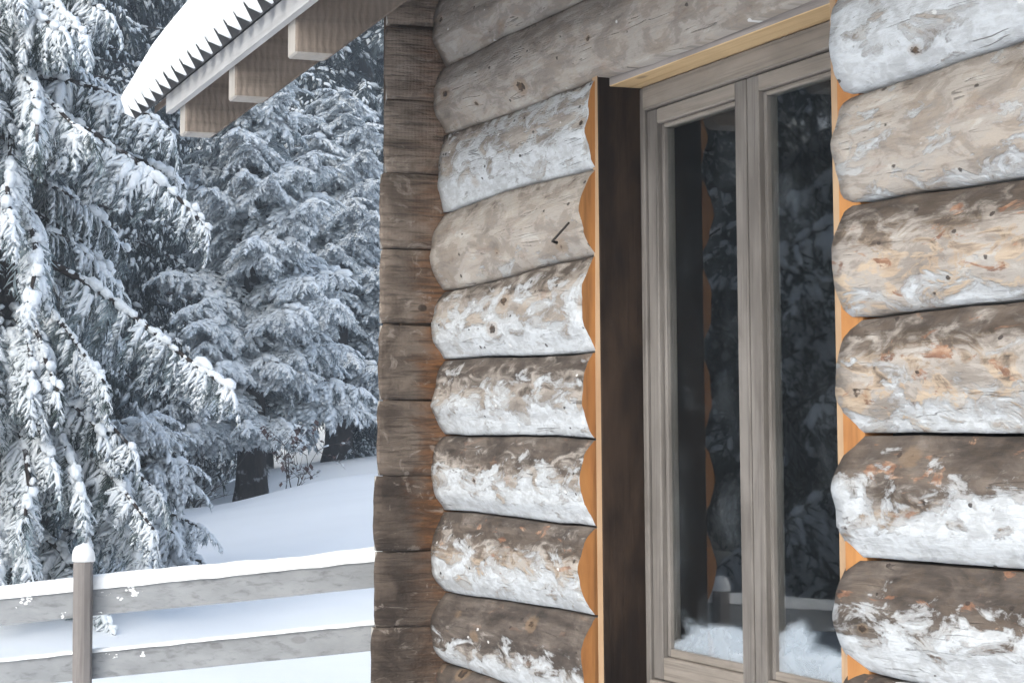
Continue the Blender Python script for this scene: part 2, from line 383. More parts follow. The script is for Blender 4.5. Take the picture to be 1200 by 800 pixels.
def log_mesh(name, k, x0, x1, par, seed, bulge=.05, frame='front', step=.05, off=0.0, cap_mats=('cut', 'cut')):
    n = max(2, int((x1 - x0) / step)); ts = []
    NP = 22
    for i in range(NP + 1):
        a = -1 + 2 * i / NP
        ts.append(math.copysign(abs(a) ** .9, a))
    V, luv, fs, mi = [], [], [], []
    m = NP + 1 + 4
    for j in range(n + 1):
        x = x0 + (x1 - x0) * j / n
        zb, zt = zk(k) + off + wav(k, x), zk(k + 1) + off + wav(k + 1, x)
        zc, hh = (zb + zt) / 2, (zt - zb) / 2
        tilt = .05 * nz(x * .5, seed * 3.3, 1)
        prof = []
        prof.append((.13, -1, zb + .003)); 
        for t in ts:
            tt = min(1, abs(t - tilt * (1 - t * t)))
            b = bulge * (1 + .10 * nz(x * 1.3, seed, 7))
            y = SEAM - b * (1 - tt ** 2.05) + .011 * nz(x * .8, t * 1.9, seed * 2.3) + .004 * nz(x * 2.6, t * 2.5, seed * 1.3)
            y += .0035 * nz(x * 4, t * 3.0, seed * 5) + .0018 * nz(x * 13, t * 9, seed * 5)
            prof.append((y, t, zc + t * (hh - .0035)))
        prof.append((.13, 1, zt - .003))
        prof.append((.24, 1, zt)); prof.append((.24, -1, zb))
        for (y, t, z) in prof:
            V.append((x, y, z)); luv.append((x, (t * .5 + .5) * .27, t))
    for j in range(n):
        for i in range(m):
            i2 = (i + 1) % m
            a, b = j * m + i, j * m + i2
            fs.append((a, b, b + m, a + m)); mi.append(0)
    fs.append(tuple(range(m))[::-1]); mi.append(1)
    fs.append(tuple(n * m + i for i in range(m))); mi.append(1)
    if frame == 'front': W = V
    elif frame == 'back': W = [(-(x - (XL + XR) / 2) + (XL + XR) / 2, YB - y, z) for x, y, z in V]
    elif frame == 'side': W = [(XR + .12 - y, x, z) for x, y, z in V]
    me = py_mesh(name, W, fs, [M['log'], M['cut']], mi)
    if frame != 'front' : pass
    a = me.attributes.new('luv', 'FLOAT_VECTOR', 'POINT'); a.data.foreach_set('vector', np.array(luv, dtype=np.float32).ravel())
    a = me.attributes.new('lpar', 'FLOAT_VECTOR', 'POINT'); a.data.foreach_set('vector', np.tile(np.array(par, dtype=np.float32), len(V)))
    a = me.attributes.new('lseed', 'FLOAT', 'POINT'); a.data.foreach_set('value', np.full(len(V), seed, dtype=np.float32))
    me.polygons[-1].use_smooth = False; me.polygons[-2].use_smooth = False
    return me

LEFT = {5: (.08, .06, .15), 4: (.14, .06, .15), 3: (.72, .22, .1), 2: (.34, .14, .12), 1: (.66, .34, .2), 0: (.62, .50, .1), -1: (.64, .58, .22),
        -2: (.58, .58, .65), -3: (.46, .95, .15), -4: (.15, .8, .5), -5: (.3, .8, .3), -6: (.4, .8, .3), -7: (.3, .9, .2), 6: (.1, .1, .1)}
RIGHT = {3: (.78, .05, .05), 2: (.50, .16, .15), 1: (.34, .50, .75), 0: (.50, .50, .75), -1: (.66, .74, .65), -2: (.64, .90, .7), -3: (.3, .8, .5)}
BUL = {5: .038, 4: .036, 3: .022, 2: .046, 1: .044, 0: .036, -1: .043, -2: .046, -3: .046}
for k in range(-7, 7):
    if -3 <= k <= 3:
        part('log', log_mesh('log', k, XL + .001, WX0, LEFT[k], k * 1.37 + 20.3, BUL.get(k, .05)))
        part('log', log_mesh('log', k, WX1, XR - .001, RIGHT[k], k * 2.11 + 41.7, BUL.get(k, .05) if k != 3 else .05))
    else:
        part('log', log_mesh('log', k, XL + .001, XR - .001, LEFT[k], k * 1.37 + 20.3, BUL.get(k, .05)))
    part('log', log_mesh('log', k, XL, XR, (.4, .5, .2), k + 80.1, .05, 'back', .25))
    part('log', log_mesh('log', k, -.16, YB + .16, (.4, .5, .2), k + 120.7, .05, 'side', .25, .12))

# gable logs whose hewn ends run past the window wall at the corner
def corner_log(k, dark, warm, seed):
    n_end = 6
    zb0, zt0 = zk(k) + .12, zk(k + 1) + .12
    rng = random.Random(k * 7 + 3)
    gap = .004 if k not in (0, 4) else .007
    zb, zt = zb0 + .002 + rng.uniform(-.004, .004), zt0 - gap + rng.uniform(-.004, .004)
    NPF, NPL = 12, 8
    prof = [(0, -1 + 2 * i / NPF) for i in range(NPF + 1)]                       # flank x=XL, bottom to top
    prof += [(-.26 * math.sin(math.pi * i / NPL) ** .6 if 0 < i < NPL else -.06, 1 - 2 * i / NPL) for i in range(NPL + 1)]
    protr = .160 + .0045 * (2 - k) + rng.uniform(-.006, .006)
    ys = [0, .01, .022, .04, .06, .08, .105, .13, .155, .18, .21, .25] + [x for x in np.linspace(.5, YB + .3, 12)]
    V, luv, fs, mi = [], [], [], []; m = len(prof)
    flare = rng.uniform(-.010, .010)
    for j, yy in enumerate(ys):
        for (dx, t) in prof:
            c = abs(dx) / .26
            ye = -protr + .14 * c * c + .013 * abs(t) ** 5 + .004 * nz(t * 2, seed * 3, 2)
            y = ye + yy * (1 if yy < .3 else 1)
            z = (zb + zt) / 2 + t * (zt - zb) / 2 + .003 * nz(y * 6, seed, 3 * (t > 0))
            xx = XL + dx
            if dx == 0:
                xx += .004 * nz(y * 9, t * 2.5, seed) + .002 * nz(y * 25, t * 8, seed) - .006 * max(0, abs(t) - .86) / .14 - .008 * max(0, 1 - yy / .022)
            V.append((xx, y, z)); luv.append((y, (t * .5 + .5) * .24, t))
    for j in range(len(ys) - 1):
        for i in range(m):
            i2 = (i + 1) % m; a, b = j * m + i, j * m + i2
            fs.append((a, b, b + m, a + m)[::-1]); mi.append(0)
    cpt = np.mean(np.array(V[:m]), 0); V.append((cpt[0], cpt[1] - .004, cpt[2])); luv.append((-.2, .12, 0)); ci = len(V) - 1
    for i in range(m): fs.append((ci, i, (i + 1) % m)); mi.append(1)
    fs.append(tuple((len(ys) - 1) * m + i for i in range(m))[::-1]); mi.append(0)
    me = py_mesh('gable_log', V, fs, [M['hewn'], M['rafter_end']], mi)
    a = me.attributes.new('luv', 'FLOAT_VECTOR', 'POINT'); a.data.foreach_set('vector', np.array(luv, dtype=np.float32).ravel())
    a = me.attributes.new('lpar', 'FLOAT_VECTOR', 'POINT'); a.data.foreach_set('vector', np.tile(np.array((0, dark, warm), dtype=np.float32), len(V)))
    a = me.attributes.new('lseed', 'FLOAT', 'POINT'); a.data.foreach_set('value', np.full(len(V), seed, dtype=np.float32))
    part('gable_log', me)
DK = {5: .25, 4: .25, 3: .35, 2: .5, 1: .6, 0: .75, -1: .8, -2: .95, -3: .95, -4: .95}
WM = {5: .2, 4: .5, 3: .35, 2: .6, 1: .8, 0: .95, -1: .75, -2: .85, -3: .4, -4: .3}
for k in range(-8, 6): corner_log(k, DK.get(k, .9), WM.get(k, .3), k * 1.9 + 55.5)

core = [(XL - .20, -.09, zk(-8) + .15), (XL - .03, YB, zk(6) + .1)]
(a0, b0, c0_), (a1, b1, c1_) = core
part('chinking', py_mesh('chinking', [(a0, b0, c0_), (a1, b0, c0_), (a1, b1, c0_), (a0, b1, c0_), (a0, b0, c1_), (a1, b0, c1_), (a1, b1, c1_), (a0, b1, c1_)],
     [(0, 1, 5, 4), (1, 2, 6, 5), (2, 3, 7, 6), (3, 0, 4, 7), (4, 5, 6, 7), (3, 2, 1, 0)], [M['inside']], None, False))

# boxes with soft edges
def boxes(name, lst, mats, bev=.004, shear=0.0, parent=None, seg=1, wob=0.0):
    bm = bmesh.new()
    for b in lst:
        x0, x1, y0, y1, z0, z1 = b[:6]
        vs = [bm.verts.new(v) for v in ((x0, y0, z0), (x1, y0, z0), (x1, y1, z0), (x0, y1, z0), (x0, y0, z1), (x1, y0, z1), (x1, y1, z1), (x0, y1, z1))]
        for f, nm in (((0, 1, 5, 4), 'front'), ((1, 2, 6, 5), 'right'), ((2, 3, 7, 6), 'back'), ((3, 0, 4, 7), 'left'), ((4, 5, 6, 7), 'top'), ((3, 2, 1, 0), 'bottom')):
            fc = bm.faces.new([vs[i] for i in f])
            if len(b) > 6: fc.material_index = b[6].get(nm, b[6].get('all', 0))
    if bev: bmesh.ops.bevel(bm, geom=list(bm.edges), offset=bev, segments=seg, affect='EDGES', material=-1, clamp_overlap=True)
    for v in bm.verts:
        v.co.x += shear * (v.co.z - EYE)
        if wob: v.co.x += wob * nz(v.co.z * 3, v.co.y * 7, 2)
    me = bpy.data.meshes.new(name); bm.to_mesh(me); bm.free()
    for mt in mats: me.materials.append(mt)
    return part(name, me, parent)

SH = -.022
JX = WX0 + .042
ZT, ZB = EYE + .992, EYE - .725
# jamb boards: pale sawn front edge, dark inner face
boxes('window_jamb', [(WX0 + .001, JX, .050, .215, ZB, ZT, {'all': 1, 'front': 0})], [M['jamb_edge'], M['jamb_face']], .003, SH, wob=.004)
boxes('window_jamb', [(WX1 - .044, WX1 - .001, .041, .215, ZB, ZT, {'all': 1, 'front': 0, 'left': 0})], [M['jamb_edge'], M['jamb_face']], .003, SH, wob=.004)
JR = WX1 - .044
wv_ = [(WX1, .031), (WX1 + .05, .053), (WX1 + .05, .12), (WX1, .12)]
part('jamb_wedge', py_mesh('jamb_wedge', [(x + SH * (z - EYE), y, z) for z in (ZB, ZT - .04) for x, y in wv_],
     [(0, 1, 5, 4), (1, 2, 6, 5), (2, 3, 7, 6), (3, 0, 4, 7), (4, 5, 6, 7), (3, 2, 1, 0)], [M['cut']], None, False))
sx = SH * .95
boxes('head_board', [(JX + .002 , JR - .002, .082, .235, EYE + .940, EYE + .982, {'all': 0, 'bottom': 1})], [M['head_grey'], M['head_fresh']], .002, SH)
boxes('window_sill', [(JX + .002, JR - .002, .06, .235, ZB - .0, ZB + .035)], [M['frame_h']], .004, SH)
# fixed frame (thing > part > sub-part)
FZ0, FZ1 = ZB + .037, EYE + .938
wf = boxes('window', [(JX + .003, JX + .030, .170, .232, FZ0, FZ1), (JR - .030, JR - .003, .170, .232, FZ0, FZ1),
                      (JX + .0305, JR - .0305, .166, .232, FZ1 - .062, FZ1, {'all': 1}), (JX + .0305, JR - .0305, .166, .232, FZ0, FZ0 + .05, {'all': 1})], [M['frame'], M['frame_h']], .003, SH)
MIDX = -4.588
SZ0, SZ1 = FZ0 + .053, FZ1 - .065
def sash(xa, xb):
    st, rl, y0, y1 = .057, .060, .178, .226
    L = [(xa, xa + st, y0, y1, SZ0, SZ1), (xb - st, xb, y0, y1, SZ0, SZ1),
         (xa + st + .0004, xb - st - .0004, y0 + .001, y1, SZ1 - .040, SZ1, {'all': 1}), (xa + st + .0004, xb - st - .0004, y0 + .001, y1, SZ0, SZ0 + rl, {'all': 1})]
    # glazing bead, a step lower
    bx0, bx1, bz0, bz1 = xa + st, xb - st, SZ0 + rl, SZ1 - .040
    L += [(bx0 + .0005, bx0 + .015, y0 + .014, y1 - .004, bz0 + .0005, bz1 - .0005), (bx1 - .015, bx1 - .0005, y0 + .014, y1 - .004, bz0 + .0005, bz1 - .0005),
          (bx0 + .0155, bx1 - .0155, y0 + .014, y1 - .004, bz1 - .012, bz1 - .0005, {'all': 1}), (bx0 + .0155, bx1 - .0155, y0 + .014, y1 - .004, bz0 + .0005, bz0 + .022, {'all': 1})]
    boxes('sash', L, [M['frame'], M['frame_h']], .003, SH, wf)
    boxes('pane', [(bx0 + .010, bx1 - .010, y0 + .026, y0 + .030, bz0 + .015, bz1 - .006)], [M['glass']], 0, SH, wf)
sash(JX + .034, MIDX - .004); sash(MIDX + .004, JR - .034)

# floor, ceiling, dark inner lining
boxes('cabin_floor', [(XL + .02, XR - .15, .26, YB - .26, .05, .12)], [M['inside']], 0)
boxes('ceiling', [(XL + .02, XR - .15, .26, YB - .26, 2.90, 2.95)], [M['inside']], 0)
boxes('partition', [(-6.2, -1.4, 2.6, 2.66, .13, 2.89)], [M['inside']], 0)

# ---- roof
EY, EZ, TP = -.70, 2.682, math.tan(R_(38))           # fascia line and pitch
DX0, DX1, RIDGE = -7.16, 2.3, 2.63
def zdeck(y): return EZ + .052 + (y - EY - .0) * TP  # underside of the boards
def rafter(x):
    wd = .085; x0, x1 = x, x + wd
    yt = EY + .028; zb = EZ - .074
    lc = .105
    ridge_y = RIDGE
    drop = zdeck(yt + lc) - zb
    pts = [(yt, zb), (yt + lc, zb), (ridge_y, zdeck(ridge_y) - drop), (ridge_y, zdeck(ridge_y) - .001), (yt, zdeck(yt) - .001)]
    V = [(x0, y, z) for y, z in pts] + [(x1, y, z) for y, z in pts]
    n = len(pts); fs = [tuple(range(n))[::-1], tuple(range(n, 2 * n))]
    mi = [0, 0]
    for i in range(n):
        j = (i + 1) % n; fs.append((i, j, j + n, i + n)); mi.append(1 if i in (0, n - 1) else 0)
    me = py_mesh('rafter', V, fs, [M['rafter'], M['rafter_end']], mi, False)
    bm = bmesh.new(); bm.from_mesh(me); bmesh.ops.recalc_face_normals(bm, faces=bm.faces); bmesh.ops.bevel(bm, geom=list(bm.edges), offset=.005, segments=1, affect='EDGES', material=-1, clamp_overlap=True); bm.to_mesh(me); bm.free()
    part('rafter', me)
xr = -7.07
while xr < 2.2:
    rafter(xr); xr += .68 if xr < -5.8 else 1.05

def slab(name, pts, x0, x1, mat, bev=.003):
    V = [(x0, y, z) for y, z in pts] + [(x1, y, z) for y, z in pts]; n = len(pts)
    fs = [tuple(range(n))[::-1], tuple(range(n, 2 * n))] + [(i, (i + 1) % n, (i + 1) % n + n, i + n) for i in range(n)]
    me = py_mesh(name, V, fs, [mat], None, False)
    bm = bmesh.new(); bm.from_mesh(me); bmesh.ops.recalc_face_normals(bm, faces=bm.faces); bm.to_mesh(me); bm.free()
    return part(name, me)
yb2 = 2 * RIDGE - EY
slab('roof_boards', [(EY + .024, zdeck(EY + .024)), (RIDGE, zdeck(RIDGE)), (RIDGE, zdeck(RIDGE) + .026), (EY + .024, zdeck(EY + .024) + .026)], DX0 - .30, DX1, M['deck'])
slab('roof_boards', [(RIDGE, zdeck(RIDGE)), (yb2, zdeck(EY)), (yb2, zdeck(EY) + .026), (RIDGE, zdeck(RIDGE) + .026)], DX0 - .30, DX1, M['deck'])
slab('fascia', [(EY, EZ + .018), (EY + .022, EZ + .018), (EY + .022, EZ + .079), (EY, EZ + .079)], DX0, DX1, M['fascia'])
for xg in (XL - .02, XR + .1):
    slab('gable_boards', [(.0, zk(6)), (YB, zk(6)), (YB, zdeck(0) - .02), (RIDGE, zdeck(RIDGE) - .02), (0, zdeck(0) - .02)], xg - .05, xg, M['deck'])

# corrugated sheet: narrow raised ribs across a flat pan
SX0, SX1, PITCH = -7.52, 2.4, .118
cosp, sinp = math.cos(R_(38)), math.sin(R_(38))
def rib(x):
    t = ((x - SX0) / PITCH) % 1.0
    a = abs(t - .5)
    return .058 * max(0.0, min(1.0, (.36 - a) / .24))
def sheet_pt(x, s, lift=0.0):        # s = distance up the slope from the eave edge
    h = rib(x) + lift
    y = EY - .035 + s * cosp - h * sinp
    z = zdeck(EY) + .004 + s * sinp + h * cosp
    return (x, y, z)
xsr = []
n_r = int((SX1 - SX0) / PITCH)
for i in range(n_r):
    for t in (0, .12, .15, .36, .5, .62, .84, .88): xsr.append(SX0 + (i + t) * PITCH)
xsr.append(SX0 + n_r * PITCH)
LS = (RIDGE - EY + .035) / cosp
def sheet_mesh():
    V, fs = [], []
    ss = [0, .3, LS]
    for lift in (0, .003):
        for s in ss:
            for x in xsr: V.append(sheet_pt(x, s, lift))
    n = len(xsr); k = len(ss)
    for j in range(k - 1):
        for i in range(n - 1):
            a = j * n + i; fs.append((a, a + 1, a + n + 1, a + n)[::-1]); b = k * n + a; fs.append((b, b + 1, b + n + 1, b + n))
    for i in range(n - 1): fs.append((i, i + 1, k * n + i + 1, k * n + i))
    return py_mesh('roof_sheet', V, fs, [M['sheet']], None, False)
part('roof_sheet', sheet_mesh())
slab('roof_sheet', [(RIDGE, zdeck(RIDGE) + .03), (yb2 + .03, zdeck(EY) + .02), (yb2 + .03, zdeck(EY) + .025), (RIDGE, zdeck(RIDGE) + .06)], SX0, SX1, M['sheet'])

# snow blanket on the roof
def roof_snow():
    V, fs = [], []
    ss = [0, 0, .004, .012, .03, .06, .10, .15, .21, .28, .36, .46, .6, .8, 1.2, 2.0, 3.0, LS + .1]
    xs2 = xsr
    for j, s in enumerate(ss):
        for x in xs2:
            e = x - SX0
            endr = min(1.0, (max(e, 0) / .22)) ** .5
            T = .30 * (1 - math.exp(-(s / .20) ** .75)) * (.35 + .65 * endr) * (1 + .12 * nz(x * 1.1, s * 2, 3)) + .012 * nz(x * 5, s * 6, 9) * min(1, s / .05)
            if j == 0: p = sheet_pt(x, .004, .0035)
            elif j == 1: p = (sheet_pt(x, .0, 0)[0],) + tuple(np.array(sheet_pt(x, -.012 - .006 * nz(x * 4, 1, 1), 0)[1:]) + np.array((0, 0))); p = (x, EY - .035 - .012 - (max(rib(x), .018) + .02) * sinp - .010 * nz(x * 3.3, 2, 8), zdeck(EY) + .004 + (rib(x) + .012) * cosp + .010)
            else:
                lift = max(T, 0) + .066 + .012
                y = EY - .035 + s * cosp - .030 * max(0, 1 - s / .12) - .018 * max(0, 1 - s / .3); z = zdeck(EY) + .004 + s * sinp + lift * 1.05
                p = (x, y, z)
            V.append(p)
    n = len(xs2); k = len(ss)
    for j in range(k - 1):
        for i in range(n - 1):
            a = j * n + i; fs.append((a, a + 1, a + n + 1, a + n))
    # close the gable end
    base = len(V)
    for j, s in enumerate(ss): V.append((SX0 + .002, EY - .035 + s * cosp, zdeck(EY) + .008 + s * sinp))
    for j in range(k - 1): fs.append((j * n, (j + 1) * n, base + j + 1, base + j))
    return py_mesh('roof_snow_blanket', V, fs, [M['roof_snow']], None, True)
tag(link('roof_snow_blanket', roof_snow()), 'thick white blanket of snow lying on the ribbed roof above the eave', 'snow')

bpy.context.view_layer.update()
for o in list(SC.objects):
    if o.type == 'MESH' and o.name.split('.')[0] in ('rafter', 'roof_boards', 'fascia', 'roof_sheet', 'roof_snow_blanket'):
        for v in o.data.vertices: v.co.z += .028 * (v.co.x + 7.16)

# a nail with a bent shank stuck in the log beside the jamb
def tube_np(pts, rad, sides=6):
    pts = [Vector(p) for p in pts]; V, T = [], []
    for i, p in enumerate(pts):
        t = (pts[min(i + 1, len(pts) - 1)] - pts[max(i - 1, 0)]).normalized()
        a = t.cross(Vector((0, 0, 1)) if abs(t.z) < .9 else Vector((1, 0, 0))).normalized(); b = t.cross(a)
        r = rad[i] if hasattr(rad, '__len__') else rad
        for k in range(sides):
            an = 2 * math.pi * k / sides; V.append(p + a * (math.cos(an) * r) + b * (math.sin(an) * r))
    for i in range(len(pts) - 1):
        for k in range(sides):
            k2 = (k + 1) % sides; A, B = i * sides + k, i * sides + k2
            T += [(A, B, B + sides), (A, B + sides, A + sides)]
    n0 = len(V); V.append(pts[0]); V.append(pts[-1])
    for k in range(sides):
        T.append((n0, (k + 1) % sides, k)); o = (len(pts) - 1) * sides; T.append((n0 + 1, o + k, o + (k + 1) % sides))
    return np.array([tuple(v) for v in V]), np.array(T)
V_, T_ = tube_np([(WX0 - .155, .004, zk(2) + .052), (WX0 - .15, -.012, zk(2) + .055), (WX0 - .012, -.022, zk(2) + .092)], [.0045, .0035, .003], 6)
part('bent_nail', tri_mesh('bent_nail', V_, T_, [M['nail']]))

# ------------------------------------------------------------------ fence
fd0, fslope = 9.35, .125
def fence_pt(l, zoff): return P(l, fd0, EYE + zoff + .100 * (l + 1.85))
fence = empty('plank_fence', P(-1.86, fd0, hz(-1.86, fd0)))
tag(fence, 'grey wooden plank fence with a square post and wide rails below the trees', 'fence')
def fpart(name, V, fs, mat):
    b = Vector(fence.location); me = py_mesh(name, [Vector(v) - b for v in V], fs, [mat], None, False)
    # rotate texture space: boards run along R; keep local frame simple
    return link(name, me, fence)
def board(l0, l1, zo_c, half, thick, name, mat, seed):
    n = 40; V, fs = [], []
    for i in range(n + 1):
        l = l0 + (l1 - l0) * i / n
        wv = .006 * nz(l * 1.2, seed, 0); w2 = .004 * nz(l * 2.1, seed, 4)
        c = fence_pt(l, zo_c + wv)
        for dz, dd in ((-half + w2, -thick), (half + wv * .5, -thick), (half + wv * .5, thick), (-half + w2, thick)): V.append(c + F * dd + Vector((0, 0, dz)))
    for i in range(n):
        for k in range(4):
            k2 = (k + 1) % 4; fs.append((i * 4 + k, i * 4 + k2, i * 4 + 4 + k2, i * 4 + 4 + k))
    fs += [(0, 3, 2, 1), (n * 4, n * 4 + 1, n * 4 + 2, n * 4 + 3)]
    fpart(name, V, fs, mat)
RZ = [-.720, -.992, -1.285]
for i, zo in enumerate(RZ): board(-5.6, .4, zo, .060, .014, 'rail', M['fence'], i * 3 + 1)
def fpost(l, top):
    V, fs = [], []; n = 12; S = 10
    c0 = P(l, fd0 - .062)
    zt_ = EYE + top; zb_ = hz(l, fd0) - .1
    for i in range(n + 1):
        z = zb_ + (zt_ - zb_) * i / n
        for k in range(S):
            an = 2 * math.pi * k / S
            rr = .041 * (1 / max(abs(math.cos(an)), abs(math.sin(an)))) ** .55 * (1 + .04 * nz(z * 3, k, l))
            v = c0 + R * (math.cos(an) * rr) + F * (math.sin(an) * rr); V.append(Vector((v.x, v.y, z)))
    for i in range(n):
        for k in range(S):
            k2 = (k + 1) % S; fs.append((i * S + k, i * S + k2, (i + 1) * S + k2, (i + 1) * S + k))
    fs.append(tuple(n * S + k for k in range(S)))
    fpart('post', V, fs, M['post'])
fpost(-1.86, -.535); fpost(-3.9, -.80); fpost(.2, -.28)

def blob(c, r, seed, sx=1, sy=1, sz=1, lo=-1.0, nu=14, nv=9):
    V, fs = [], []
    for j in range(nv + 1):
        ph = math.pi * j / nv
        for i in range(nu):
            th = 2 * math.pi * i / nu
            d = Vector((math.sin(ph) * math.cos(th), math.sin(ph) * math.sin(th), math.cos(ph)))
            q = r * (1 + .12 * nz(d.x * 1.6 + seed, d.y * 1.6, d.z * 1.6))
            V.append(Vector(c) + Vector((d.x * q * sx, d.y * q * sy, max(d.z, lo) * q * sz)))
    for j in range(nv):
        for i in range(nu):
            i2 = (i + 1) % nu; fs.append((j * nu + i, j * nu + i2, (j + 1) * nu + i2, (j + 1) * nu + i))
    return V, fs
def snow_cap(l, top, lab):
    c = P(l, fd0 - .062, EYE + top + .012)
    V, fs = blob((0, 0, 0), .052, l, 1, 1, 1.25, -.25)
    tag(link('snow_cap', py_mesh('snow_cap', V, fs, [M['roof_snow']]), None, c), lab, 'snow cap')
snow_cap(-1.86, -.535, 'round white snow cap sitting on top of the square fence post')
snow_cap(-3.9, -.80, 'snow cap on the fence post beyond the picture edge, away from the cabin')
snow_cap(.2, -.28, 'snow cap on the fence post hidden behind the cabin corner')
def rail_snow(zo, hgt, lab, seed, clumps=()):
    n = 150; V, fs = [], []; S = 9
    for i in range(n + 1):
        l = -5.6 + 6.0 * i / n
        c = fence_pt(l, zo + .060)
        hh = max(.006, hgt * (1 + .30 * nz(l * 1.5, seed, 0) + .12 * nz(l * 6, seed, 2)))
        for k in range(S):
            an = math.pi * k / (S - 1)
            V.append(c + F * (-.024 * math.cos(an) * (1 + .2 * nz(l * 5, k, seed))) + Vector((0, 0, hh * math.sin(an) ** .75 - .006 * (k in (0, S - 1)) + .006 * nz(l * 9, k * .5, seed))))
    for i in range(n):
        for k in range(S - 1): fs.append((i * S + k, i * S + k + 1, i * S + S + k + 1, i * S + S + k)[::-1])
    rg = random.Random(seed * 13)
    for (l, dz, r) in clumps:
        for q in range(rg.randrange(5, 11)):
            ll, zz, r2 = l + rg.gauss(0, r * 1.3), dz + rg.gauss(0, r * .8), r * rg.uniform(.35, .9)
            c = fence_pt(ll, zo + max(-.055, min(.06, zz))) - F * .013
            v2, f2 = blob((0, 0, 0), r2, ll * 91 + q, 1.0, 1.0, rg.uniform(.5, .9), -1, 8, 6)
            v2 = [c + R * p.x + F * (p.y * .25) + Vector((0, 0, p.z + .5 * p.x * rg.uniform(-.4, .4))) for p in v2]
            o = len(V); V += v2; fs += [tuple(a + o for a in f) for f in f2]
    tag(link('rail_snow', py_mesh('rail_snow', V, fs, [M['roof_snow']])), lab, 'snow')
rng = random.Random(5)
cl0 = [(-1.86 + abs(rng.gauss(0, 1)) * .14 + .05, rng.uniform(-.05, .05), rng.uniform(.005, .013)) for _ in range(7)] + [(-1.86 - .06 - abs(rng.gauss(0, 1)) * .11, rng.uniform(-.05, .03), rng.uniform(.005, .013)) for _ in range(3)] + [(rng.uniform(-2.35, -2.1), rng.uniform(-.0, .055), rng.uniform(.007, .015)) for _ in range(5)]
cl1 = [(-1.86 + abs(rng.gauss(0, 1)) * .12 + .05, rng.uniform(-.0, .055), rng.uniform(.005, .011)) for _ in range(4)]
rail_snow(RZ[0], .055, 'ridge of fresh snow heaped along the uppermost fence rail', 1, cl0)
rail_snow(RZ[1], .009, 'thin dusting of snow along the middle fence rail', 2, cl1)
rail_snow(RZ[2], .018, 'thin dusting of snow along the lowest fence rail', 3)

